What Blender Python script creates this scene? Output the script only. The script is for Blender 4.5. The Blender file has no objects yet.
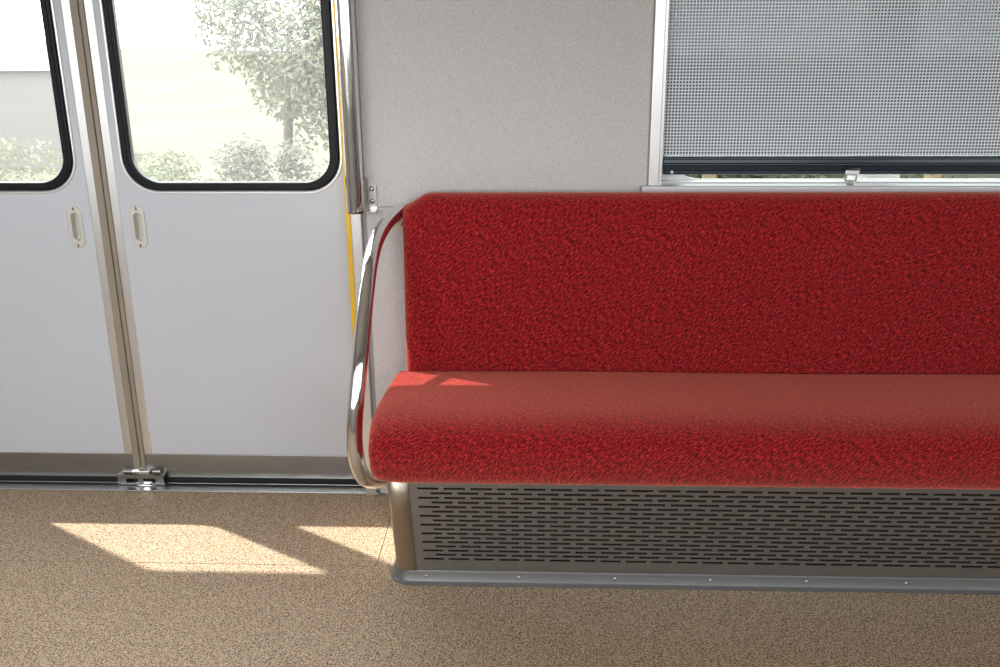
import bpy, bmesh, math, random
import numpy as np
from mathutils import Vector, Matrix

random.seed(7)
S = bpy.context.scene
COL = S.collection

# ------------------------------------------------------------------ camera
PITCH, YAW, ROLL = math.radians(18.37), math.radians(2.395), math.radians(-0.436)
F = Vector((-math.sin(YAW) * math.cos(PITCH), math.cos(YAW) * math.cos(PITCH), -math.sin(PITCH)))
R0 = Vector((math.cos(YAW), math.sin(YAW), 0))
U0 = R0.cross(F)
R = R0 * math.cos(ROLL) + U0 * math.sin(ROLL)
U = U0 * math.cos(ROLL) - R0 * math.sin(ROLL)
cd = bpy.data.cameras.new('camera')
cam = bpy.data.objects.new('camera', cd)
COL.objects.link(cam)
cam.matrix_world = Matrix(((R.x, U.x, -F.x, 0), (R.y, U.y, -F.y, -2.498), (R.z, U.z, -F.z, 1.318), (0, 0, 0, 1)))
cd.sensor_width = 36.0
cd.lens = 36.0 * 0.972
cd.clip_start = 0.02
cd.clip_end = 1000
S.camera = cam

# ------------------------------------------------------------------ sky, sun, exposure
world = bpy.data.worlds.new('sky')
S.world = world
world.use_nodes = True
wn = world.node_tree.nodes
wn.clear()
wbg = wn.new('ShaderNodeBackground')
wbg.inputs['Color'].default_value = (0.95, 0.975, 1.0, 1)
wbg.inputs['Strength'].default_value = 8.3
wo = wn.new('ShaderNodeOutputWorld')
world.node_tree.links.new(wbg.outputs[0], wo.inputs[0])

SUN_DIR = Vector((1.60, -1.0, -3.75)).normalized()
sl = bpy.data.lights.new('sun_offscreen', 'SUN')
sl.energy = 11.5
sl.angle = math.radians(0.6)
sl.color = (1.0, 0.95, 0.88)
so = bpy.data.objects.new('sun_offscreen', sl)
COL.objects.link(so)
so.rotation_euler = SUN_DIR.to_track_quat('-Z', 'Y').to_euler()
so.location = (-6, 5, 12)


def portal(name, x0, x1, y, z0, z1, inward):
    l = bpy.data.lights.new(name, 'AREA')
    l.shape = 'RECTANGLE'
    l.size = x1 - x0
    l.size_y = z1 - z0
    l.cycles.is_portal = True
    o = bpy.data.objects.new(name, l)
    COL.objects.link(o)
    o.location = ((x0 + x1) / 2, y, (z0 + z1) / 2)
    o.rotation_euler = Vector((0, inward, 0)).to_track_quat('-Z', 'Z').to_euler()


FRONT_WINDOWS = [(-3.75, -2.15), (-1.78, -1.27), (-1.07, -0.56), (-0.1, 1.5), (1.85, 3.6)]
for wx0, wx1 in FRONT_WINDOWS:
    portal('window_front_offscreen', wx0, wx1, -2.87, 0.85, 1.9, 1)
portal('door_window_sky', -1.78, -1.27, 0.130, 0.89, 1.95, -1)
portal('door_window_sky', -1.06, -0.55, 0.130, 0.89, 1.95, -1)

S.view_settings.view_transform = 'Standard'
S.view_settings.look = 'None'
S.view_settings.gamma = 1.0
S.view_settings.use_curve_mapping = False
S.view_settings.exposure = 0.58

# ------------------------------------------------------------------ material helpers
MATS = {}


def new_mat(name):
    m = bpy.data.materials.new(name)
    m.use_nodes = True
    MATS[name] = m
    nt = m.node_tree
    return m, nt, nt.nodes['Principled BSDF'], nt.nodes['Material Output']


def plain(name, col, rough=0.5, metal=0.0, spec=0.5, bump=None, bscale=300, bdist=0.0005, vary=0.0, vscale=40):
    m, nt, b, out = new_mat(name)
    b.inputs['Base Color'].default_value = (*col, 1)
    b.inputs['Roughness'].default_value = rough
    b.inputs['Metallic'].default_value = metal
    b.inputs['Specular IOR Level'].default_value = spec
    tc = nt.nodes.new('ShaderNodeTexCoord')
    if vary > 0:
        n = nt.nodes.new('ShaderNodeTexNoise')
        n.inputs['Scale'].default_value = vscale
        n.inputs['Detail'].default_value = 4
        nt.links.new(tc.outputs['Object'], n.inputs['Vector'])
        mx = nt.nodes.new('ShaderNodeMix')
        mx.data_type = 'RGBA'
        mx.inputs['A'].default_value = (*[c * (1 - vary) for c in col], 1)
        mx.inputs['B'].default_value = (*[min(1, c * (1 + vary)) for c in col], 1)
        nt.links.new(n.outputs['Fac'], mx.inputs['Factor'])
        nt.links.new(mx.outputs['Result'], b.inputs['Base Color'])
    if bump:
        n = nt.nodes.new('ShaderNodeTexNoise')
        n.inputs['Scale'].default_value = bscale
        n.inputs['Detail'].default_value = 3
        nt.links.new(tc.outputs['Object'], n.inputs['Vector'])
        bp = nt.nodes.new('ShaderNodeBump')
        bp.inputs['Strength'].default_value = bump
        bp.inputs['Distance'].default_value = bdist
        nt.links.new(n.outputs['Fac'], bp.inputs['Height'])
        nt.links.new(bp.outputs['Normal'], b.inputs['Normal'])
    return m


def speckle(name, stops, scale, rough, detail=2.0, big=0.06, bigscale=3.0, bump=0.0, spec=0.4):
    """fine random flecks: a colour ramp over fine noise, with a weak large-scale variation"""
    m, nt, b, out = new_mat(name)
    tc = nt.nodes.new('ShaderNodeTexCoord')
    n = nt.nodes.new('ShaderNodeTexNoise')
    n.inputs['Scale'].default_value = scale
    n.inputs['Detail'].default_value = detail
    n.inputs['Roughness'].default_value = 0.6
    nt.links.new(tc.outputs['Object'], n.inputs['Vector'])
    r = nt.nodes.new('ShaderNodeValToRGB')
    e = r.color_ramp.elements
    e[0].position, e[0].color = stops[0][0], (*stops[0][1], 1)
    e[1].position, e[1].color = stops[-1][0], (*stops[-1][1], 1)
    for p, c in stops[1:-1]:
        k = e.new(p)
        k.color = (*c, 1)
    nt.links.new(n.outputs['Fac'], r.inputs['Fac'])
    n2 = nt.nodes.new('ShaderNodeTexNoise')
    n2.inputs['Scale'].default_value = bigscale
    n2.inputs['Detail'].default_value = 3
    nt.links.new(tc.outputs['Object'], n2.inputs['Vector'])
    mr = nt.nodes.new('ShaderNodeMapRange')
    mr.inputs['To Min'].default_value = 1 - big
    mr.inputs['To Max'].default_value = 1 + big
    nt.links.new(n2.outputs['Fac'], mr.inputs['Value'])
    vm = nt.nodes.new('ShaderNodeVectorMath')
    vm.operation = 'SCALE'
    nt.links.new(r.outputs['Color'], vm.inputs[0])
    nt.links.new(mr.outputs['Result'], vm.inputs['Scale'])
    nt.links.new(vm.outputs['Vector'], b.inputs['Base Color'])
    b.inputs['Roughness'].default_value = rough
    b.inputs['Specular IOR Level'].default_value = spec
    if bump:
        bp = nt.nodes.new('ShaderNodeBump')
        bp.inputs['Strength'].default_value = bump
        bp.inputs['Distance'].default_value = 0.0006
        nt.links.new(n.outputs['Fac'], bp.inputs['Height'])
        nt.links.new(bp.outputs['Normal'], b.inputs['Normal'])
    return m


def steel(name, col, rough, axis='X', streak=0.12, stretch=60):
    """brushed metal with streaks running along one axis"""
    m, nt, b, out = new_mat(name)
    tc = nt.nodes.new('ShaderNodeTexCoord')
    mp = nt.nodes.new('ShaderNodeMapping')
    sc = {'X': (2, stretch, stretch), 'Z': (stretch, stretch, 2), 'Y': (stretch, 2, stretch)}[axis]
    mp.inputs['Scale'].default_value = sc
    nt.links.new(tc.outputs['Object'], mp.inputs['Vector'])
    n = nt.nodes.new('ShaderNodeTexNoise')
    n.inputs['Scale'].default_value = 6
    n.inputs['Detail'].default_value = 4
    nt.links.new(mp.outputs['Vector'], n.inputs['Vector'])
    mr = nt.nodes.new('ShaderNodeMapRange')
    mr.inputs['To Min'].default_value = max(0.02, rough - streak)
    mr.inputs['To Max'].default_value = rough + streak
    nt.links.new(n.outputs['Fac'], mr.inputs['Value'])
    nt.links.new(mr.outputs['Result'], b.inputs['Roughness'])
    b.inputs['Base Color'].default_value = (*col, 1)
    b.inputs['Metallic'].default_value = 1.0
    return m


def fabric():
    """red woven moquette: diagonal ribs, fine grain, a soft pile"""
    m, nt, b, out = new_mat('red_moquette')
    N = nt.nodes.new
    L = nt.links.new
    tc = N('ShaderNodeTexCoord')
    sx = N('ShaderNodeSeparateXYZ')
    L(tc.outputs['Object'], sx.inputs[0])

    def math_(op, a, bb):
        k = N('ShaderNodeMath')
        k.operation = op
        for i, v in enumerate((a, bb)):
            if isinstance(v, (int, float)):
                k.inputs[i].default_value = v
            else:
                L(v, k.inputs[i])
        return k.outputs[0]
    s = math_('ADD', sx.outputs['Z'], sx.outputs['Y'])
    d1 = math_('ADD', sx.outputs['X'], s)
    d2 = math_('SUBTRACT', sx.outputs['X'], s)
    cv = N('ShaderNodeCombineXYZ')
    L(math_('MULTIPLY', d1, 60.0), cv.inputs[0])
    L(math_('MULTIPLY', d2, 190.0), cv.inputs[1])
    na = N('ShaderNodeTexNoise')
    na.inputs['Scale'].default_value = 1.0
    na.inputs['Detail'].default_value = 2.0
    L(cv.outputs[0], na.inputs['Vector'])
    cg = N('ShaderNodeCombineXYZ')
    L(math_('MULTIPLY', sx.outputs['X'], 360.0), cg.inputs[0])
    L(math_('MULTIPLY', s, 360.0), cg.inputs[1])
    nb = N('ShaderNodeTexNoise')
    nb.inputs['Scale'].default_value = 1.0
    nb.inputs['Detail'].default_value = 2.5
    nb.inputs['Roughness'].default_value = 0.75
    L(cg.outputs[0], nb.inputs['Vector'])
    h = math_('ADD', math_('MULTIPLY', na.outputs['Fac'], 0.42), math_('MULTIPLY', nb.outputs['Fac'], 0.58))
    r = N('ShaderNodeValToRGB')
    e = r.color_ramp.elements
    e[0].position, e[0].color = 0.41, (0.014, 0.001, 0.005, 1)
    e[1].position, e[1].color = 0.63, (0.85, 0.050, 0.040, 1)
    k = e.new(0.505)
    k.color = (0.235, 0.003, 0.011, 1)
    L(h, r.inputs['Fac'])
    L(r.outputs['Color'], b.inputs['Base Color'])
    b.inputs['Roughness'].default_value = 0.9
    b.inputs['Specular IOR Level'].default_value = 0.1
    b.inputs['Sheen Weight'].default_value = 0.85
    b.inputs['Sheen Roughness'].default_value = 0.55
    b.inputs['Sheen Tint'].default_value = (1.0, 0.30, 0.22, 1)
    bp = N('ShaderNodeBump')
    bp.inputs['Strength'].default_value = 0.8
    bp.inputs['Distance'].default_value = 0.003
    L(h, bp.inputs['Height'])
    L(bp.outputs['Normal'], b.inputs['Normal'])
    return m


def glass(name, tint, dust=0.0, dust_col=(1, 1, 1)):
    """thin pane: tinted transparency, a Fresnel mirror, a film of dust that scatters light"""
    m, nt, b, out = new_mat(name)
    nt.nodes.remove(b)
    N = nt.nodes.new
    L = nt.links.new
    t = N('ShaderNodeBsdfTransparent')
    t.inputs['Color'].default_value = (*tint, 1)
    g = N('ShaderNodeBsdfGlossy')
    g.inputs['Roughness'].default_value = 0.02
    fr = N('ShaderNodeFresnel')
    ge = N('ShaderNodeNewGeometry')
    io = N('ShaderNodeMapRange')          # same mirror strength from either side of the pane
    io.inputs['To Min'].default_value = 1.22
    io.inputs['To Max'].default_value = 1 / 1.22
    L(ge.outputs['Backfacing'], io.inputs['Value'])
    L(io.outputs['Result'], fr.inputs['IOR'])
    mx = N('ShaderNodeMixShader')
    L(fr.outputs[0], mx.inputs[0])
    L(t.outputs[0], mx.inputs[1])
    L(g.outputs[0], mx.inputs[2])
    last = mx
    if dust > 0:
        tr = N('ShaderNodeBsdfTranslucent')
        tr.inputs['Color'].default_value = (*dust_col, 1)
        mx2 = N('ShaderNodeMixShader')
        tcn = N('ShaderNodeTexCoord')
        no = N('ShaderNodeTexNoise')
        no.inputs['Scale'].default_value = 5
        no.inputs['Detail'].default_value = 3
        L(tcn.outputs['Object'], no.inputs['Vector'])
        mr = N('ShaderNodeMapRange')
        mr.inputs['To Min'].default_value = dust * 0.8
        mr.inputs['To Max'].default_value = dust * 1.2
        L(no.outputs['Fac'], mr.inputs['Value'])
        L(mr.outputs['Result'], mx2.inputs[0])
        L(mx.outputs[0], mx2.inputs[1])
        L(tr.outputs[0], mx2.inputs[2])
        last = mx2
    L(last.outputs[0], out.inputs['Surface'])
    return m


def leafy(name, col, trans=0.35):
    m, nt, b, out = new_mat(name)
    N = nt.nodes.new
    L = nt.links.new
    b.inputs['Roughness'].default_value = 0.7
    oi = N('ShaderNodeTexCoord')
    n = N('ShaderNodeTexNoise')
    n.inputs['Scale'].default_value = 2.5
    L(oi.outputs['Object'], n.inputs['Vector'])
    mx = N('ShaderNodeMix')
    mx.data_type = 'RGBA'
    mx.inputs['A'].default_value = (*[c * 0.7 for c in col], 1)
    mx.inputs['B'].default_value = (*[c * 1.35 for c in col], 1)
    L(n.outputs['Fac'], mx.inputs['Factor'])
    L(mx.outputs['Result'], b.inputs['Base Color'])
    tr = N('ShaderNodeBsdfTranslucent')
    L(mx.outputs['Result'], tr.inputs['Color'])
    ms = N('ShaderNodeMixShader')
    ms.inputs[0].default_value = trans
    L(b.outputs[0], ms.inputs[1])
    L(tr.outputs[0], ms.inputs[2])
    L(ms.outputs[0], out.inputs['Surface'])
    return m


speckle('wall_laminate', [(0.36, (0.46, 0.44, 0.425)), (0.5, (0.60, 0.585, 0.575)), (0.64, (0.69, 0.68, 0.67))], 480, 0.5, big=0.02)
speckle('door_laminate', [(0.36, (0.49, 0.515, 0.56)), (0.5, (0.59, 0.615, 0.665)), (0.64, (0.67, 0.695, 0.745))], 480, 0.42, big=0.02)
speckle('floor_vinyl', [(0.34, (0.085, 0.058, 0.038)), (0.43, (0.23, 0.157, 0.098)), (0.52, (0.48, 0.355, 0.238)), (0.68, (0.70, 0.57, 0.42))], 270, 0.5, detail=2.5, big=0.05, bump=0.15, spec=0.3)
fabric()
steel('chrome', (0.80, 0.80, 0.80), 0.07, 'Z', 0.03)
steel('satin_steel', (0.37, 0.37, 0.365), 0.32, 'X', 0.10)
steel('post_steel', (0.52, 0.45, 0.37), 0.36, 'Z', 0.08)
steel('grille_steel', (0.45, 0.47, 0.50), 0.45, 'X', 0.08)
steel('aluminium', (0.80, 0.80, 0.80), 0.35, 'Z', 0.08)
plain('sill_paint', (0.72, 0.73, 0.74), 0.3, metal=0.35, vary=0.04, vscale=30)
plain('frame_white', (0.80, 0.80, 0.79), 0.35)
plain('skirting_grey', (0.17, 0.17, 0.17), 0.34, metal=0.3, vary=0.06, vscale=12)
plain('gasket_rubber', (0.003, 0.005, 0.007), 0.4, spec=0.25, bump=0.2, bscale=120)
plain('seal_rubber', (0.30, 0.26, 0.20), 0.45, vary=0.08, vscale=20)
plain('yellow_paint', (0.85, 0.50, 0.015), 0.4)
plain('groove_grime', (0.10, 0.095, 0.09), 0.7)
plain('heater_paint', (0.045, 0.045, 0.048), 0.6)
plain('subfloor', (0.12, 0.10, 0.08), 0.8)
plain('matte_black', (0.02, 0.02, 0.021), 0.7)
plain('grey_profile', (0.30, 0.30, 0.30), 0.45)
plain('pull_plate', (0.72, 0.71, 0.66), 0.32, metal=0.4)
plain('bar_navy', (0.012, 0.022, 0.032), 0.22)
plain('bar_highlight', (0.10, 0.14, 0.17), 0.25, metal=0.4)
plain('screw_metal', (0.50, 0.49, 0.47), 0.3, metal=1.0)
plain('cream_plate', (0.66, 0.58, 0.47), 0.35, metal=0.5)
plain('ceiling_white', (0.82, 0.82, 0.81), 0.6)
plain('dado_beige', (0.55, 0.53, 0.50), 0.6)
plain('body_shell', (0.5, 0.5, 0.5), 0.5)
plain('concrete', (0.75, 0.73, 0.69), 0.85, vary=0.08, vscale=6)
plain('fence_timber', (0.42, 0.30, 0.18), 0.8, vary=0.2, vscale=8)
plain('grass', (0.20, 0.27, 0.09), 0.9, vary=0.35, vscale=1.5)
plain('field', (0.080, 0.078, 0.064), 1.0, spec=0.0, vary=0.3, vscale=0.08)
plain('bark', (0.07, 0.06, 0.045), 0.9, vary=0.2)
plain('roof_grey', (0.050, 0.052, 0.054), 0.6)
plain('plaster', (0.11, 0.107, 0.10), 0.8)
plain('pane_dark', (0.08, 0.10, 0.12), 0.2)
leafy('leaf_pale', (0.110, 0.125, 0.070))
leafy('leaf_grey', (0.105, 0.112, 0.080))
glass('door_glass', (0.82, 0.82, 0.81), 0.022)
glass('tinted_glass', (0.41, 0.43, 0.42), 0.0)
glass('far_glass', (0.52, 0.52, 0.52), 0.0)
glass('clear_glass', (0.96, 0.96, 0.96), 0.0)
# dark see-through cloth behind the pale threads
m, nt, b, out = new_mat('navy_cloth')
b.inputs['Base Color'].default_value = (0.006, 0.038, 0.080, 1)
b.inputs['Roughness'].default_value = 0.7
tt = nt.nodes.new('ShaderNodeBsdfTransparent')
tt.inputs['Color'].default_value = (0.85, 0.95, 1.0, 1)
mm = nt.nodes.new('ShaderNodeMixShader')
mm.inputs[0].default_value = 0.06
nt.links.new(b.outputs[0], mm.inputs[1])
nt.links.new(tt.outputs[0], mm.inputs[2])
nt.links.new(mm.outputs[0], out.inputs['Surface'])
# threads of the shade: pale, a little light passes through them
m, nt, b, out = new_mat('shade_thread')
b.inputs['Base Color'].default_value = (0.91, 0.92, 0.94, 1)
b.inputs['Roughness'].default_value = 0.6
tl = nt.nodes.new('ShaderNodeBsdfTranslucent')
tl.inputs['Color'].default_value = (0.91, 0.92, 0.94, 1)
mm = nt.nodes.new('ShaderNodeMixShader')
mm.inputs[0].default_value = 0.38
nt.links.new(b.outputs[0], mm.inputs[1])
nt.links.new(tl.outputs[0], mm.inputs[2])
nt.links.new(mm.outputs[0], out.inputs['Surface'])
# ------------------------------------------------------------------ object helpers
ORG = {}


def thing(name, loc, label=None, cat=None, group=None, kind=None):
    o = bpy.data.objects.new(name, None)
    COL.objects.link(o)
    o.location = loc
    o.empty_display_size = 0.05
    ORG[o] = Vector(loc)
    tag(o, label, cat, group, kind)
    return o


def tag(o, label=None, cat=None, group=None, kind=None):
    for k, v in (('label', label), ('category', cat), ('group', group), ('kind', kind)):
        if v:
            o[k] = v
    return o


def obj(name, bm, mat, parent=None, smooth=False, bevel=0.0, segs=2, angle=35):
    """link a bmesh built in world coordinates as one object; its origin is its parent's, or its own base centre"""
    bmesh.ops.recalc_face_normals(bm, faces=bm.faces[:])
    me = bpy.data.meshes.new(name)
    if parent is not None:
        org = ORG[parent]
    else:
        vs = [v.co for v in bm.verts]
        lo = Vector((min(v.x for v in vs), min(v.y for v in vs), min(v.z for v in vs)))
        hi = Vector((max(v.x for v in vs), max(v.y for v in vs), max(v.z for v in vs)))
        org = Vector(((lo.x + hi.x) / 2, (lo.y + hi.y) / 2, lo.z))
    for v in bm.verts:
        v.co -= org
    bm.to_mesh(me)
    bm.free()
    me.materials.append(MATS[mat])
    o = bpy.data.objects.new(name, me)
    COL.objects.link(o)
    if parent is not None:
        o.parent = parent
    else:
        o.location = org
    ORG[o] = org
    if bevel > 0:
        md = o.modifiers.new('bevel', 'BEVEL')
        md.width = bevel
        md.segments = segs
        md.limit_method = 'ANGLE'
        md.angle_limit = math.radians(angle)
        md.harden_normals = False
    if smooth:
        for p in me.polygons:
            p.use_smooth = True
        me.set_sharp_from_angle(angle=math.radians(42))
    return o


def BM():
    return bmesh.new()


def box(bm, x0, x1, y0, y1, z0, z1):
    vs = [bm.verts.new((x, y, z)) for z in (z0, z1) for y in (y0, y1) for x in (x0, x1)]
    for f in ((0, 1, 3, 2), (4, 6, 7, 5), (0, 4, 5, 1), (2, 3, 7, 6), (0, 2, 6, 4), (1, 5, 7, 3)):
        bm.faces.new([vs[i] for i in f])
    return bm


def bx(name, x0, x1, y0, y1, z0, z1, mat, parent=None, bevel=0.0, segs=2):
    return obj(name, box(BM(), x0, x1, y0, y1, z0, z1), mat, parent, bevel=bevel, segs=segs)


def rrect(x0, x1, z0, z1, r, n=10):
    pts = []
    for cx, cz, a0 in ((x1 - r, z1 - r, 0), (x0 + r, z1 - r, 90), (x0 + r, z0 + r, 180), (x1 - r, z0 + r, 270)):
        for i in range(n + 1):
            a = math.radians(a0 + 90 * i / n)
            pts.append((cx + r * math.cos(a), cz + r * math.sin(a)))
    out = []
    for p in pts:
        if not out or abs(p[0] - out[-1][0]) + abs(p[1] - out[-1][1]) > 1e-6:
            out.append(p)
    if abs(out[0][0] - out[-1][0]) + abs(out[0][1] - out[-1][1]) < 1e-6:
        out.pop()
    return out


def plate(bm, outer, holes, y0, y1):
    """flat plate in X-Z with holes, between y0 and y1"""
    edges = []
    for loop in [outer] + holes:
        vs = [bm.verts.new((p[0], y0, p[1])) for p in loop]
        for i in range(len(vs)):
            edges.append(bm.edges.new((vs[i], vs[(i + 1) % len(vs)])))
    res = bmesh.ops.triangle_fill(bm, use_beauty=True, use_dissolve=False, edges=edges)
    faces = [g for g in res['geom'] if isinstance(g, bmesh.types.BMFace)]
    ex = bmesh.ops.extrude_face_region(bm, geom=faces)
    for g in ex['geom']:
        if isinstance(g, bmesh.types.BMVert):
            g.co.y = y1
    return bm


def rect(x0, x1, z0, z1):
    return [(x0, z0), (x1, z0), (x1, z1), (x0, z1)]


def prism(bm, prof, x0, x1):
    """closed profile of (y, z) points extruded along X"""
    a = [bm.verts.new((x0, p[0], p[1])) for p in prof]
    c = [bm.verts.new((x1, p[0], p[1])) for p in prof]
    n = len(prof)
    for i in range(n):
        bm.faces.new((a[i], a[(i + 1) % n], c[(i + 1) % n], c[i]))
    bm.faces.new(a)
    bm.faces.new(c)
    return bm


def cyl(bm, p0, p1, r0, r1=None, n=20):
    p0, p1 = Vector(p0), Vector(p1)
    r1 = r0 if r1 is None else r1
    d = (p1 - p0).normalized()
    s = d.orthogonal().normalized()
    t = d.cross(s)
    A, B = [], []
    for i in range(n):
        a = 2 * math.pi * i / n
        k = s * math.cos(a) + t * math.sin(a)
        A.append(bm.verts.new(p0 + k * r0))
        B.append(bm.verts.new(p1 + k * r1))
    for i in range(n):
        bm.faces.new((A[i], A[(i + 1) % n], B[(i + 1) % n], B[i]))
    bm.faces.new(A)
    bm.faces.new(B)
    return bm


def catmull(pts, k=8):
    P = [Vector(p) for p in pts]
    P = [P[0] * 2 - P[1]] + P + [P[-1] * 2 - P[-2]]
    out = []
    for i in range(1, len(P) - 2):
        a, b_, c, d = P[i - 1], P[i], P[i + 1], P[i + 2]
        for j in range(k):
            t = j / k
            out.append(0.5 * ((2 * b_) + (c - a) * t + (2 * a - 5 * b_ + 4 * c - d) * t * t + (3 * b_ - a - 3 * c + d) * t ** 3))
    out.append(P[-2])
    return out


def tube(bm, path, r, n=24):
    path = [Vector(p) for p in path]
    rings = []
    ref = Vector((1, 0, 0))
    for i, p in enumerate(path):
        d = (path[min(i + 1, len(path) - 1)] - path[max(i - 1, 0)]).normalized()
        s = (ref - d * ref.dot(d)).normalized()
        ref = s
        t = d.cross(s)
        rings.append([bm.verts.new(p + (s * math.cos(2 * math.pi * k / n) + t * math.sin(2 * math.pi * k / n)) * r) for k in range(n)])
    for a, b_ in zip(rings, rings[1:]):
        for k in range(n):
            bm.faces.new((a[k], a[(k + 1) % n], b_[(k + 1) % n], b_[k]))
    bm.faces.new(rings[0])
    bm.faces.new(rings[-1])
    return bm


def dome(bm, c, r, h, n=16, axis='Y'):
    """low round screw head that bulges towards -Y"""
    rings = []
    c = Vector(c)
    for q in (0.0, 0.5, 0.85):
        rr = r * math.cos(q * math.pi / 2)
        hh = h * math.sin(q * math.pi / 2)
        rings.append([bm.verts.new(c + Vector((rr * math.cos(2 * math.pi * k / n), -hh, rr * math.sin(2 * math.pi * k / n)))) for k in range(n)])
    for a, b_ in zip(rings, rings[1:]):
        for k in range(n):
            bm.faces.new((a[k], a[(k + 1) % n], b_[(k + 1) % n], b_[k]))
    bm.faces.new(rings[-1])
    bm.faces.new(rings[0])
    return bm


def copy_mesh(src, parent, dx):
    o = src.copy()
    COL.objects.link(o)
    o.parent = parent
    o.location = src.location + Vector(dx)
    ORG[o] = ORG[parent]
    return o


# ------------------------------------------------------------------ carriage shell
fl = obj('floor', box(BM(), -4, 4, -2.8, 0.0, -0.06, -0.004), 'subfloor')
tag(fl, 'tan speckled vinyl floor of the carriage', None, None, 'structure')
V = 'floor_vinyl'
bx('vinyl_sheet', -3.0, -0.4035, -0.3840, -0.0045, -0.004, 0.0, V, fl)
bx('vinyl_sheet', -0.4015, 4, -0.3840, 0.0, -0.004, 0.0, V, fl)
bx('vinyl_sheet', -4, 4, -1.55, -0.3860, -0.004, 0.0, V, fl)
bx('vinyl_sheet', -4, 4, -2.8, -1.5512, -0.004, 0.0, V, fl)
bx('vinyl_sheet', -4, -3.0015, -0.3840, 0.0, -0.004, 0.0, V, fl)

DX0, DX1 = -1.838, -0.492          # clear door opening
wb = obj('wall_back', plate(BM(), rect(-4, 4, -0.1, 2.3), [rect(DX0, DX1, 0.0, 2.17), rect(0.30, 1.98, 0.88, 1.84)], 0.095, 0.125), 'body_shell')
tag(wb, 'outer shell of the carriage side behind doors and panels', None, None, 'structure')
WL = 'wall_laminate'
bx('wall_panel', -0.452, 0.2745, 0.0, 0.02, 0.8348, 2.25, WL, wb)
bx('wall_panel', -0.452, 4.0, 0.0, 0.02, 0.0, 0.8333, WL, wb)
bx('wall_panel', 0.262, 2.02, 0.0, 0.02, 0.8348, 0.885, WL, wb)
bx('wall_panel', 0.2745, 2.02, 0.0, 0.02, 1.84, 2.25, WL, wb)
bx('wall_panel', 2.02, 4.0, 0.0, 0.02, 0.8348, 2.25, WL, wb)
bx('wall_panel', -4.0, -1.882, 0.0, 0.02, 0.0, 0.8333, WL, wb)
bx('wall_panel', -4.0, -1.882, 0.0, 0.02, 0.8348, 2.25, WL, wb)
bx('header_panel', -1.882, -0.452, 0.0, 0.02, 1.97, 2.25, WL, wb)

wf = obj('wall_front', plate(BM(), rect(-4, 4, -0.06, 2.3), [rect(a, c, 0.85, 1.9) for a, c in FRONT_WINDOWS], -2.85, -2.80), 'dado_beige')
tag(wf, 'opposite carriage side with a row of windows', None, None, 'structure')
tag(bx('wall_left', -4.05, -4, -2.85, 0.125, -0.06, 2.3, 'dado_beige'), 'end wall of the carriage beyond the doors', None, None, 'structure')
tag(bx('wall_right', 4, 4.05, -2.85, 0.125, -0.06, 2.3, 'dado_beige'), 'end wall of the carriage beyond the bench', None, None, 'structure')
ce = bx('ceiling', -4.05, 4.05, -2.85, 0.125, 2.25, 2.32, 'ceiling_white')
tag(ce, 'white carriage ceiling', None, None, 'structure')

for a, c in FRONT_WINDOWS:
    nm = 'clear_glass' if c - a < 1 else 'far_glass'
    obj('window_pane', plate(BM(), rect(a - 0.01, c + 0.01, 0.84, 1.91), [], -2.8265, -2.8260), nm, wf)

# ------------------------------------------------------------------ door surround
jm = obj('trim_1', box(BM(), -0.4945, -0.4645, -0.006, 0.045, 0.004, 1.98), 'aluminium', bevel=0.003)
tag(jm, 'aluminium door post with a yellow warning strip beside the bench', None, None, 'structure')
bx('yellow_strip', -0.510, -0.4940, 0.012, 0.045, 0.095, 1.96, 'yellow_paint', jm, 0.002)
bx('dark_profile', -0.4647, -0.4515, 0.004, 0.045, 0.004, 1.98, 'grey_profile', jm, 0.001)
bx('post_foot', -0.494, -0.462, -0.012, 0.02, 0.0, 0.034, 'aluminium', jm, 0.002)
jm2 = obj('trim_2', box(BM(), -1.866, -1.838, -0.006, 0.045, 0.004, 1.98), 'aluminium', bevel=0.003)
tag(jm2, 'aluminium door post at the far end of the door opening', None, None, 'structure')
bx('yellow_strip', -1.8385, -1.820, 0.012, 0.045, 0.012, 1.96, 'yellow_paint', jm2, 0.002)
bx('dark_profile', -1.8825, -1.866, 0.004, 0.045, 0.004, 1.98, 'grey_profile', jm2, 0.001)

# threshold: plate, groove and running rail
th = obj('trim_3', box(BM(), -1.90, -0.455, -0.004, 0.030, -0.05, 0.003), 'satin_steel', bevel=0.0015)
tag(th, 'stainless steel door threshold with a running rail', None, None, 'structure')
bx('groove', -1.90, -0.455, 0.030, 0.13, -0.06, -0.022, 'groove_grime', th)
bx('gap_blocker', -1.90, -0.455, 0.060, 0.083, -0.022, 0.0150, 'matte_black', th)  # added dark strip: blocks daylight under the leaves so the gap stays black
bx('running_rail', -1.90, -0.455, 0.0390, 0.0450, -0.022, 0.0055, 'satin_steel', th, 0.001)
for sx in (-1.44, -0.785, -0.575):
    s = obj('screw', dome(BM(), (0, 0, 0), 0.005, 0.0015), 'screw_metal', None, True)
    s.parent = th
    s.location = Vector((sx, 0.016, 0.003)) - ORG[th]
    s.rotation_euler = (-math.pi / 2, 0, 0)
# guide bracket under the meeting edges
gb = obj('guide_bracket', plate(BM(), rect(-1.231, -1.094, 0.005, 0.036), [rect(-1.206, -1.171, 0.010, 0.025), rect(-1.156, -1.119, 0.010, 0.025)], 0.026, 0.029), 'satin_steel', th)
bx('bracket_shelf', -1.231, -1.094, 0.029, 0.048, 0.033, 0.036, 'satin_steel', gb)
for a, c in ((-1.214, -1.186), (-1.128, -1.104)):
    obj('guide_roller', cyl(BM(), (a, 0.038, 0.043), (c, 0.038, 0.043), 0.0075), 'screw_metal', gb, True)
bx('stop_block', -1.170, -1.136, 0.030, 0.047, 0.036, 0.047, 'aluminium', gb, 0.002)


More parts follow.
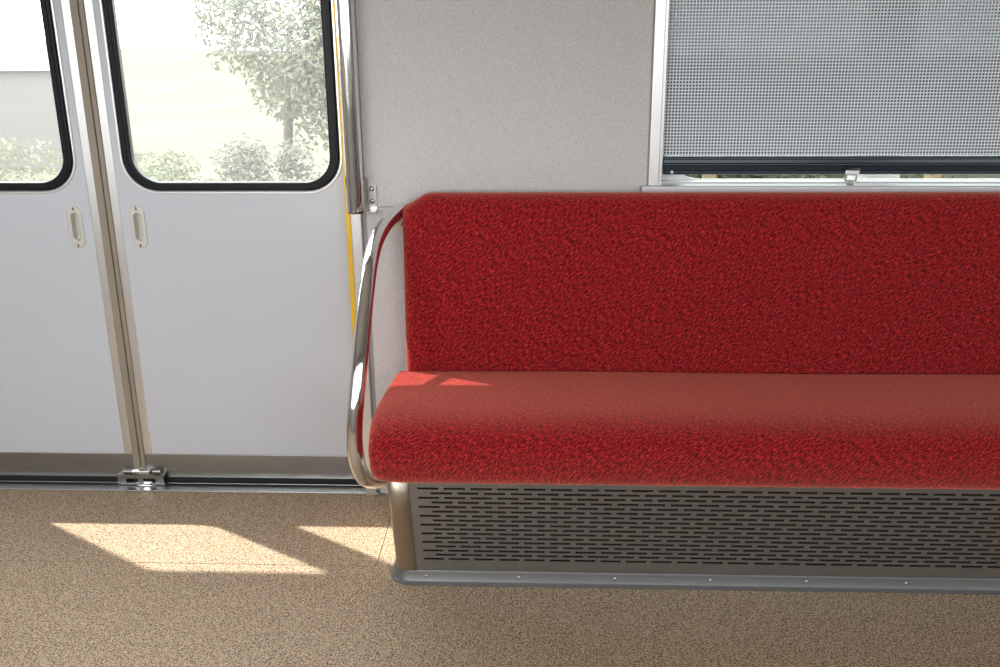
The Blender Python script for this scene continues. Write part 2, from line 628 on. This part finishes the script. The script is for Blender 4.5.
# ------------------------------------------------------------------ doors
def stadium(cx, z0, z1, hw, n=10):
    return rrect(cx - hw, cx + hw, z0, z1, hw - 1e-5, n)


def door(name, label, sgn):
    """one leaf; sgn +1 for the leaf that reaches from the seam to the bench, -1 for its mirror image"""
    seam = -1.165

    def X(d):
        return seam + sgn * d

    def span(a, c):
        return (min(X(a), X(c)), max(X(a), X(c)))
    rub = 0.014 if sgn > 0 else 0.022
    strip1 = 0.037 if sgn > 0 else 0.045
    wa, wc = (0.062, 0.641) if sgn > 0 else (0.072, 0.651)
    hx = X(0.0815) if sgn > 0 else X(0.0905)
    wx0, wx1 = span(wa, wc)
    zb, zt = 0.868, 1.90
    d = thing(name, (X(0.33), 0.05, 0.012), label, None, None, 'structure')
    lx0, lx1 = span(strip1, 0.70)
    Y0, Y1 = 0.05, 0.085
    obj('leaf_panel', plate(BM(), rect(lx0, lx1, 0.0945, 2.0), [rrect(wx0 + 0.004, wx1 - 0.004, zb + 0.004, zt - 0.004, 0.088), stadium(hx, 0.7275, 0.8105, 0.0115)], Y0, Y1), 'door_laminate', d)
    kx0, kx1 = span(rub, 0.70)
    k = bx('kick_plate', kx0, kx1, Y0 - 0.0015, Y1, 0.0200, 0.0937, 'satin_steel', d, 0.0006)
    rv = [(0.043, 0.079), (0.255, 0.081), (0.60, 0.080), (0.468, 0.036)]
    for rx, rz in rv:
        obj('rivet', dome(BM(), (X(rx), Y0 - 0.0014, rz), 0.0032, 0.001, 12), 'grey_profile', k, True)
    sx0, sx1 = span(rub, strip1)
    bx('edge_strip', sx0, sx1, Y0 - 0.003, Y1, 0.0937, 2.0, 'aluminium', d, 0.002)
    ax0, ax1 = span(0.0012, rub)
    bx('meeting_seal', ax0, ax1, Y0 - 0.006, Y1 - 0.006, 0.045, 2.0, 'seal_rubber', d, 0.003, 3)
    g = obj('window_gasket', plate(BM(), rrect(wx0, wx1, zb, zt, 0.09), [rrect(wx0 + 0.026, wx1 - 0.026, zb + 0.023, zt - 0.026, 0.07)], Y0 - 0.007, 0.0665), 'gasket_rubber', d, True, 0.005, 3)
    obj('gasket_lip', plate(BM(), rrect(wx0 + 0.010, wx1 - 0.010, zb + 0.010, zt - 0.010, 0.082), [rrect(wx0 + 0.014, wx1 - 0.014, zb + 0.014, zt - 0.014, 0.078)], Y0 - 0.009, Y0), 'gasket_rubber', g, True)
    obj('window_rim', plate(BM(), rrect(wx0 - 0.008, wx1 + 0.008, zb - 0.008, zt + 0.008, 0.098), [rrect(wx0 - 0.001, wx1 + 0.001, zb - 0.001, zt + 0.001, 0.091)], Y0 - 0.004, Y0 + 0.004), 'aluminium', d, True, 0.0015)
    obj('window_glass', plate(BM(), rrect(wx0 + 0.018, wx1 - 0.018, zb + 0.016, zt - 0.018, 0.075), [], 0.0640, 0.0647), 'door_glass', d)
    # recessed pull
    p = obj('pull_plate', plate(BM(), stadium(hx, 0.711, 0.827, 0.0205), [stadium(hx, 0.7305, 0.8075, 0.0098)], Y0 - 0.004, Y0 + 0.001), 'pull_plate', d, True, 0.0018, 3)
    b_ = plate(BM(), stadium(hx, 0.7275, 0.8105, 0.0114), [stadium(hx, 0.7305, 0.8075, 0.0098)], Y0, Y0 + 0.02)
    plate(b_, stadium(hx, 0.7275, 0.8105, 0.0114), [], Y0 + 0.018, Y0 + 0.020)
    obj('pull_recess', b_, 'pull_plate', p, True)
    obj('grip_bar', box(BM(), hx + 0.0015, hx + 0.0068, Y0 + 0.003, Y0 + 0.017, 0.738, 0.800), 'pull_plate', p, False, 0.002)
    for zz in (0.7195, 0.8185):
        obj('screw', dome(BM(), (hx, Y0 - 0.0038, zz), 0.003, 0.001, 12), 'matte_black', p, True)
    return d


door('door_1', 'grey sliding door leaf whose edge meets the bench-side leaf', -1)
door('door_2', 'grey sliding door leaf next to the chrome grab pole', 1)

# ------------------------------------------------------------------ window over the bench
w1 = thing('window_1', (1.13, 0.0, 0.885), 'wide tinted train window with an aluminium frame above the bench', None, None, 'structure')
fr = bx('window_frame', 0.2785, 0.3045, -0.007, 0.03, 0.8905, 1.84, 'aluminium', w1, 0.002)
bx('gap_strip', 0.2740, 0.2790, -0.001, 0.02, 0.8905, 1.84, 'seal_rubber', fr)
bx('window_frame', 1.975, 2.001, -0.007, 0.03, 0.8905, 1.84, 'aluminium', w1, 0.002)
bx('window_frame', 0.2785, 2.001, -0.007, 0.03, 1.815, 1.85, 'aluminium', w1, 0.002)
bx('reveal', 0.3040, 0.3120, 0.005, 0.07, 0.8905, 1.84, 'aluminium', w1)
obj('inner_frame', plate(BM(), rect(0.305, 1.975, 0.885, 1.83), [rrect(0.322, 1.958, 0.8955, 1.80, 0.10)], 0.066, 0.075), 'frame_white', w1, True, 0.002)
obj('glass_pane', plate(BM(), rect(0.315, 1.965, 0.885, 1.82), [], 0.0795, 0.081), 'tinted_glass', w1)
si = obj('window_sill', prism(BM(), [(-0.022, 0.869), (-0.022, 0.8885), (-0.0185, 0.8915), (-0.010, 0.8915), (-0.004, 0.8900), (0.034, 0.8905), (0.034, 0.8940), (0.066, 0.8935), (0.066, 0.869)], 0.261, 2.02), 'sill_paint', w1, False, 0.001)
bx('end_cap', 0.2575, 0.2615, -0.021, 0.03, 0.868, 0.889, 'grey_profile', si)

# shade: woven mesh, pull bar, catch
sh = thing('window_shade', (1.14, 0.035, 0.912), 'pale mesh roller shade drawn down over the window, with a dark pull bar', 'window shade')
bm = BM()
p_, wd, x, k = 0.0080, 0.0031, 0.3165, 0
while x < 1.965:
    box(bm, x, x + wd, 0.0352, 0.0358, 0.958, 1.84)
    x += p_
z = 0.9625
while z < 1.84:
    box(bm, 0.3145, 1.968, 0.0346, 0.0352, z, z + wd)
    z += p_
tag(obj('mesh_fabric', bm, 'shade_thread', sh), None, None, None, 'stuff')
bm = BM()
x = 0.3165
while x < 1.96:
    z = 0.9625
    while z < 1.835:
        bm.faces.new([bm.verts.new(c_) for c_ in ((x + wd, 0.0353, z + wd), (x + p_, 0.0353, z + wd), (x + p_, 0.0353, z + p_), (x + wd, 0.0353, z + p_))])
        z += p_
    x += p_
tag(obj('dark_weave', bm, 'navy_cloth', sh), None, None, None, 'stuff')
bx('side_hem', 0.3125, 0.3175, 0.0344, 0.0362, 0.958, 1.84, 'shade_thread', sh)
prof = [(0.020, 0.916), (0.018, 0.920), (0.018, 0.9225), (0.024, 0.9235), (0.024, 0.936), (0.019, 0.9375), (0.019, 0.9425), (0.022, 0.9435), (0.0235, 0.9525), (0.020, 0.9535), (0.020, 0.9575), (0.026, 0.9600), (0.044, 0.9600), (0.044, 0.914), (0.024, 0.914)]
pb = obj('pull_bar', prism(BM(), prof, 0.3185, 1.962), 'bar_navy', sh, False, 0.0006)
for zz, yy in ((0.9212, 0.0176), (0.9402, 0.0186), (0.9556, 0.0196)):
    bx('highlight_bead', 0.3190, 1.9615, yy, yy + 0.002, zz - 0.0011, zz + 0.0011, 'bar_highlight', pb)  # highlight lines of the bar, put in as paler beads
obj('bar_pin', dome(BM(), (0.3400, 0.0178, 0.9212), 0.0042, 0.003), 'frame_white', pb, True)
# spring catch that hooks the bar to the sill
ct = thing('shade_catch', (0.795, 0.01, 0.8925), 'small metal catch standing on the window sill and hooked over the pull bar', 'catch')
lv = obj('lever', prism(BM(), [(0.0155, 0.9285), (0.006, 0.9325), (0.004, 0.9315), (0.0135, 0.9262), (0.0125, 0.9150), (0.0145, 0.9150)], 0.779, 0.814), 'screw_metal', ct, False, 0.0008)
obj('link_ring', plate(BM(), rrect(0.7775, 0.8085, 0.8985, 0.9165, 0.003, 4), [rrect(0.7815, 0.8045, 0.9015, 0.9135, 0.001, 3)], 0.0105, 0.0140), 'screw_metal', ct, True)
obj('stud', cyl(BM(), (0.793, 0.0122, 0.8895), (0.793, 0.0122, 0.8995), 0.0042), 'screw_metal', ct, True)
obj('washer', cyl(BM(), (0.793, 0.0122, 0.8885), (0.793, 0.0122, 0.8925), 0.009), 'grey_profile', ct, True)

# ------------------------------------------------------------------ bench
BX0, BX1 = -0.371, 2.25
be = thing('bench_seat', (0.95, -0.3, 0.0), 'long red moquette bench seat on a slotted steel heater box', 'bench')


def arc(cy, cz, r, a0, a1, n=7):
    return [(cy + r * math.cos(math.radians(a0 + (a1 - a0) * i / n)), cz + r * math.sin(math.radians(a0 + (a1 - a0) * i / n))) for i in range(n + 1)]


# cushion (y, z): top from the crease to a soft front edge, bulging front, tucked bottom
top = [(-0.125, 0.425), (-0.16, 0.438), (-0.22, 0.446), (-0.30, 0.455), (-0.38, 0.464), (-0.45, 0.470), (-0.49, 0.4715), (-0.52, 0.4700), (-0.545, 0.4650), (-0.565, 0.4560), (-0.580, 0.4430), (-0.5885, 0.4270), (-0.5915, 0.4080), (-0.5905, 0.3880), (-0.5870, 0.3660), (-0.5815, 0.3470), (-0.5740, 0.3330), (-0.5630, 0.3240), (-0.548, 0.3200)]
prof = top + [(-0.06, 0.315), (-0.06, 0.40)]
bm = BM()
n = len(prof)


stations = [BX0 + t for t in (0.0, 0.004, 0.012, 0.025, 0.042, 0.065, 0.10)] + [BX0 + 0.10 + (BX1 - BX0 - 0.10) * i / 24 for i in range(1, 25)]
ins = [0.017, 0.0110, 0.0060, 0.0026, 0.0008, 0.0002, 0.0] + [0.0] * 24
rings = []
cyy, czz = -0.33, 0.40
for xv, q in zip(stations, ins):
    ring = []
    for (py, pz) in prof:
        # pull the outline in towards the core near the rounded end
        dy = q if py < -0.5 else (0.0 if py > -0.2 else q * (py + 0.2) / -0.3)
        dz = -q if pz > 0.40 else q
        sag = 0.0012 * math.sin(xv * 6.1 + 0.7) * (1 if pz > 0.42 else 0)
        ring.append(bm.verts.new((xv, py + dy, pz + dz * (1.0 if abs(pz - 0.40) > 0.03 else abs(pz - 0.40) / 0.03) + sag)))
    rings.append(ring)
for a, c in zip(rings, rings[1:]):
    for i in range(n):
        bm.faces.new((a[i], a[(i + 1) % n], c[(i + 1) % n], c[i]))
bm.faces.new(rings[0])
bm.faces.new(rings[-1])
obj('seat_cushion', bm, 'red_moquette', be, True)

# backrest: leaning pad with a clipped upper corner at the rail end
bp_ = [(-0.132, 0.40), (-0.1335, 0.43), (-0.128, 0.50), (-0.121, 0.60), (-0.113, 0.70), (-0.106, 0.79), (-0.101, 0.84), (-0.098, 0.858), (-0.091, 0.872), (-0.080, 0.880), (-0.066, 0.883), (-0.045, 0.880), (-0.024, 0.876), (-0.024, 0.40)]
bxs = [-0.345 + t for t in (0.0, 0.004, 0.010, 0.018, 0.030, 0.042, 0.054, 0.066, 0.08)] + [-0.265 + (BX1 + 0.265) * i / 24 for i in range(1, 25)]
bm = BM()
rings = []
for xv in bxs:
    e = xv + 0.345
    tz = 0.884 if e >= 0.060 else 0.846 + (0.884 - 0.846) * e / 0.060
    q = 0.016 * max(0.0, 1 - e / 0.022) ** 2
    ring = []
    for (py, pz) in bp_:
        z_ = pz if pz < 0.78 else 0.78 + (pz - 0.78) * (tz - 0.78) / (0.884 - 0.78)
        ring.append(bm.verts.new((xv, py + (q if py < -0.06 else 0), z_)))
    rings.append(ring)
n = len(bp_)
for a, c in zip(rings, rings[1:]):
    for i in range(n):
        bm.faces.new((a[i], a[(i + 1) % n], c[(i + 1) % n], c[i]))
bm.faces.new(rings[0])
bm.faces.new(rings[-1])
obj('backrest', bm, 'red_moquette', be, True)

# heater box: dark inside, leaning slotted front, rounded corner post, grey skirting
GT, GB = (-0.545, 0.318), (-0.4535, 0.030)     # top and bottom (y, z) of the leaning front


def gp(z_):
    t = (z_ - GB[1]) / (GT[1] - GB[1])
    return GB[0] + (GT[0] - GB[0]) * t


bb = obj('heater_box', prism(BM(), [(-0.02, 0.0), (-0.40, 0.0), (GB[0] + 0.035, 0.03), (GT[0] + 0.035, 0.312), (-0.02, 0.312)], -0.315, BX1), 'heater_paint', be)
bm = BM()


def quad(xa, xb, za, zb):
    bm.faces.new([bm.verts.new((xa, gp(za), za)), bm.verts.new((xb, gp(za), za)), bm.verts.new((xb, gp(zb), zb)), bm.verts.new((xa, gp(zb), zb))])


GX0, GX1 = -0.2905, BX1
rows, z1, z17, shh, pit, sln = 17, 0.2985, 0.0745, 0.0062, 0.0602, 0.0480
prev = GT[1]
for r_ in range(rows):
    zc = z1 + (z17 - z1) * r_ / (rows - 1)
    quad(GX0, GX1, zc + shh / 2, prev)
    prev = zc - shh / 2
    xs = -0.2715 + (pit * 0.5 if r_ % 2 else 0.0)
    xa = GX0
    while xs + sln < GX1 - 0.01:
        quad(xa, xs, zc - shh / 2, zc + shh / 2)
        xa = xs + sln
        xs += pit
    quad(xa, GX1, zc - shh / 2, zc + shh / 2)
quad(GX0, GX1, GB[1], prev)
gr = obj('slotted_grille', bm, 'grille_steel', be)
md = gr.modifiers.new('solid', 'SOLIDIFY')
md.thickness = 0.0016
md.offset = 0.0
# corner post: bent sheet, flat front then a rounded turn to the side
prof_top = [(-0.2912, 0.0)] + [(-0.318 + 0.024 * math.cos(math.radians(a)) * 1.0, 0.024 - 0.024 * math.sin(math.radians(a))) for a in (90, 110, 130, 150, 165, 180)] + [(-0.342, 0.40)]
bm = BM()
cols = []
for zc in (0.0, 0.03, 0.12, 0.22, 0.319):
    cols.append([bm.verts.new((px, min(gp(zc) - 0.0012 + py, -0.03), zc)) for px, py in prof_top])
for a, c in zip(cols, cols[1:]):
    for i in range(len(a) - 1):
        bm.faces.new((a[i], a[i + 1], c[i + 1], c[i]))
cp = obj('corner_post', bm, 'post_steel', be, True)
md = cp.modifiers.new('solid', 'SOLIDIFY')
md.thickness = 0.002
md.offset = 0.0
# skirting: swept profile round the corner
skp = [(0.0, 0.0), (0.0, 0.0035), (0.0045, 0.0065), (0.0080, 0.0100), (0.0105, 0.032), (0.0125, 0.0355), (0.016, 0.037), (0.024, 0.037), (0.024, 0.0)]
path = [(BX1, -0.4685, 0, -1)] + [(-0.308 - 0.052 * math.sin(math.radians(a)), -0.4165 - 0.052 * math.cos(math.radians(a)), -math.sin(math.radians(a)), -math.cos(math.radians(a))) for a in range(0, 91, 10)] + [(-0.360, -0.03, -1, 0)]
bm = BM()
cols = []
for px, py, nx, ny in path:
    cols.append([bm.verts.new((px - nx * o_, py - ny * o_, z_)) for o_, z_ in skp])
for a, c in zip(cols, cols[1:]):
    for i in range(len(skp)):
        j = (i + 1) % len(skp)
        bm.faces.new((a[i], a[j], c[j], c[i]))
bm.faces.new(cols[0])
bm.faces.new(cols[-1])
sk = obj('skirting', bm, 'skirting_grey', be, True)
s0 = None
for sx in (-0.268, -0.044, 0.187, 0.415, 0.642, 0.876, 1.105, 1.335, 1.565, 1.795, 2.025):
    if s0 is None:
        s0 = obj('screw', dome(BM(), (-0.268, -0.4590, 0.0205), 0.0045, 0.0022), 'screw_metal', sk, True)
    else:
        copy_mesh(s0, sk, (sx + 0.268, 0, 0))

# ------------------------------------------------------------------ chrome rail at the end of the bench
hr = thing('seat_end_rail', (-0.40, -0.25, 0.2), 'bent chrome arm rail at the end of the red bench', 'handrail')
rp = [(-0.322, -0.012, 0.838), (-0.350, -0.026, 0.832), (-0.371, -0.06, 0.822), (-0.388, -0.12, 0.807), (-0.398, -0.19, 0.784), (-0.401, -0.26, 0.752), (-0.402, -0.325, 0.701), (-0.405, -0.385, 0.622), (-0.410, -0.43, 0.541), (-0.4170, -0.46, 0.455), (-0.4205, -0.47, 0.397), (-0.4205, -0.470, 0.346), (-0.4160, -0.458, 0.301), (-0.4060, -0.435, 0.266), (-0.388, -0.398, 0.244), (-0.365, -0.355, 0.232), (-0.340, -0.325, 0.230)]
obj('rail_tube', tube(BM(), catmull(rp, 8), 0.0187, 28), 'chrome', hr, True)
fp = obj('fixing_plate', plate(BM(), [(-0.378, 0.779), (-0.372, 0.774), (-0.315, 0.774), (-0.315, 0.852), (-0.352, 0.852), (-0.362, 0.842)], [], -0.004, 0.0005), 'cream_plate', hr, False, 0.001)
obj('screw', dome(BM(), (-0.361, -0.0038, 0.790), 0.0062, 0.004), 'screw_metal', fp, True)

# ------------------------------------------------------------------ upright grab pole
gpole = thing('grab_pole', (-0.4695, -0.045, 0.82), 'upright chrome grab pole fixed to the wall beside the door', 'grab pole')
obj('pole_tube', cyl(BM(), (-0.4710, -0.045, 0.8335), (-0.4710, -0.045, 2.25), 0.0225, n=40), 'chrome', gpole, True)
obj('end_cap', cyl(BM(), (-0.4710, -0.045, 0.8275), (-0.4710, -0.045, 0.8345), 0.0212, 0.0230, n=40), 'satin_steel', gpole, True)
bk = obj('wall_bracket', plate(BM(), [(-0.4475, 0.8275), (-0.422, 0.8275), (-0.422, 0.8925), (-0.4475, 0.9110)], [], -0.004, 0.0005), 'screw_metal', gpole, False, 0.0008)
bx('bracket_web', -0.4505, -0.4465, -0.045, 0.0, 0.8275, 0.9110, 'satin_steel', bk, 0.0008)
bx('bracket_foot', -0.4695, -0.4225, -0.046, 0.0, 0.8255, 0.8290, 'screw_metal', bk, 0.0008)
for zz in (0.8825, 0.8500):
    obj('screw', dome(BM(), (-0.4345, -0.0038, zz), 0.0065, 0.003), 'screw_metal', bk, True)

# ------------------------------------------------------------------ outside
# land: embankment top beside the line, a slope, then a wide valley
bm = BM()
ysec = [(-60, -1.2), (-6, -1.15), (0, -1.15), (10.5, -1.15), (26, -7.0), (60, -8.0), (205, -8.0), (215, -14.0)]
gx = [-220, -120, -60, -25, 0, 25, 60, 120, 220]
cols = []
for y_, z_ in ysec:
    cols.append([bm.verts.new((x_, y_, z_ + (0.0 if y_ < 150 else 3.0 * math.exp(-((x_ + 120) / 90.0) ** 2)))) for x_ in gx])
for a, c in zip(cols, cols[1:]):
    for i in range(len(gx) - 1):
        bm.faces.new((a[i], a[i + 1], c[i + 1], c[i]))
gd = obj('ground', bm, 'field')
tag(gd, 'grassy embankment and pale valley outside the train', None, None, 'structure')


def foliage(name, label, cat, base, centre, rad, nleaf, size, mat, group=None, trunk=True):
    """leaf cloud on a branching stem; leaves are small folded quads"""
    t = thing(name, base, label, cat, group)
    rng = random.Random(hash(label) % 1000 if False else len(label) * 13 + int(base[0] * 10))
    bm = BM()
    lobes = []
    for i in range(9):
        a = rng.uniform(0, 6.283)
        lobes.append((centre[0] + rad[0] * 0.55 * math.cos(a), centre[1] + rad[1] * 0.55 * math.sin(a), centre[2] + rad[2] * rng.uniform(-0.6, 0.6), rng.uniform(0.38, 0.6)))
    for i in range(nleaf):
        L_ = lobes[i % 9]
        u = Vector((rng.gauss(0, 1), rng.gauss(0, 1), rng.gauss(0, 1))).normalized() * (rng.random() ** 0.4)
        c = Vector((L_[0] + u.x * rad[0] * L_[3], L_[1] + u.y * rad[1] * L_[3], L_[2] + u.z * rad[2] * L_[3]))
        n_ = (u + Vector((rng.uniform(-1, 1), rng.uniform(-1, 1), rng.uniform(-0.2, 1)))).normalized()
        s_ = n_.orthogonal().normalized()
        s_ = Matrix.Rotation(rng.uniform(0, 6.28), 3, n_) @ s_
        t_ = n_.cross(s_)
        k = size * rng.uniform(0.6, 1.3)
        vs = [bm.verts.new(c + s_ * k), bm.verts.new(c + t_ * k * 0.45 + n_ * k * 0.12), bm.verts.new(c - s_ * k), bm.verts.new(c - t_ * k * 0.45 + n_ * k * 0.12)]
        bm.faces.new((vs[0], vs[1], vs[2]))
        bm.faces.new((vs[0], vs[2], vs[3]))
    me = bpy.data.meshes.new('leaves')
    for v in bm.verts:
        v.co -= Vector(base)
    bm.to_mesh(me)
    bm.free()
    me.materials.append(MATS[mat])
    o = bpy.data.objects.new('leaves', me)
    COL.objects.link(o)
    o.parent = t
    o['kind'] = 'stuff'
    bm = BM()
    cyl(bm, (base[0], base[1], base[2] - 0.15), centre, rad[0] * 0.07, rad[0] * 0.03, 10)
    for L_ in lobes[:6]:
        q = Vector(base).lerp(Vector(centre), rng.uniform(0.45, 0.9))
        cyl(bm, q, L_[:3], rad[0] * 0.025, rad[0] * 0.008, 7)
    obj('stem', bm, 'bark', t, True)
    return t


foliage('tree', 'tall pale leafy tree seen through the door glass beside the grab pole', 'tree', (-4.0, 12.5, -1.85), (-3.7, 12.5, 1.3), (1.45, 1.3, 2.3), 12000, 0.055, 'leaf_pale')
foliage('shrub', 'round grey-green shrub at the foot of the tall tree', 'shrub', (-2.75, 7.6, -1.15), (-2.75, 7.6, -0.5), (0.62, 0.6, 0.65), 4500, 0.034, 'leaf_grey')
foliage('shrub', 'low spreading pale shrub in front of the valley', 'shrub', (-4.7, 9.6, -1.15), (-4.7, 9.6, -0.75), (1.1, 0.9, 0.55), 5500, 0.040, 'leaf_pale')
foliage('shrub', 'broad low shrub seen through the other door leaf', 'shrub', (-7.8, 10.0, -1.15), (-7.8, 10.0, -0.8), (1.6, 0.9, 0.5), 5500, 0.040, 'leaf_pale')
foliage('shrub', 'green shrub outside below the shaded window', 'shrub', (3.6, 11.0, -1.35), (3.6, 11.0, -0.95), (2.6, 0.9, 0.45), 3600, 0.06, 'leaf_pale')

# long low building in the valley
hb = thing('building', (-42.0, 62.0, -8.0), 'long pale building with a grey roof far beyond the door glass', 'building')
bx('wall', -54, -30.0, 58, 66, -8.05, -1.9, 'plaster', hb)
obj('roof', prism(BM(), [(57.6, -1.95), (62, -0.35), (66.4, -1.95)], -54.5, -29.5), 'roof_grey', hb)
# concrete line-side mast and fence, seen through the mesh shade
ms = thing('lineside_mast', (1.86, 3.0, -1.15), 'pale concrete mast standing outside the shaded window', 'mast')
obj('shaft', cyl(BM(), (1.86, 3.0, -1.2), (1.86, 3.0, 5.5), 0.145, 0.11, 24), 'concrete', ms, True)
obj('footing', cyl(BM(), (1.86, 3.0, -1.2), (1.86, 3.0, -1.0), 0.26, 0.24, 24), 'concrete', ms, True)
fe = thing('rail_fence', (4.5, 7.0, -1.15), 'tan timber rail fence outside the shaded window', 'fence')
for zz in (0.82, 0.24, -0.35):
    bx('fence_rail', -0.5, 10.5, 6.97, 7.03, zz - 0.06, zz + 0.06, 'fence_timber', fe)
ps = None
for i in range(6):
    if ps is None:
        ps = bx('fence_post', -0.55, -0.43, 7.03, 7.15, -1.2, 0.95, 'fence_timber', fe)
    else:
        copy_mesh(ps, fe, (2.15 * i, 0, 0))
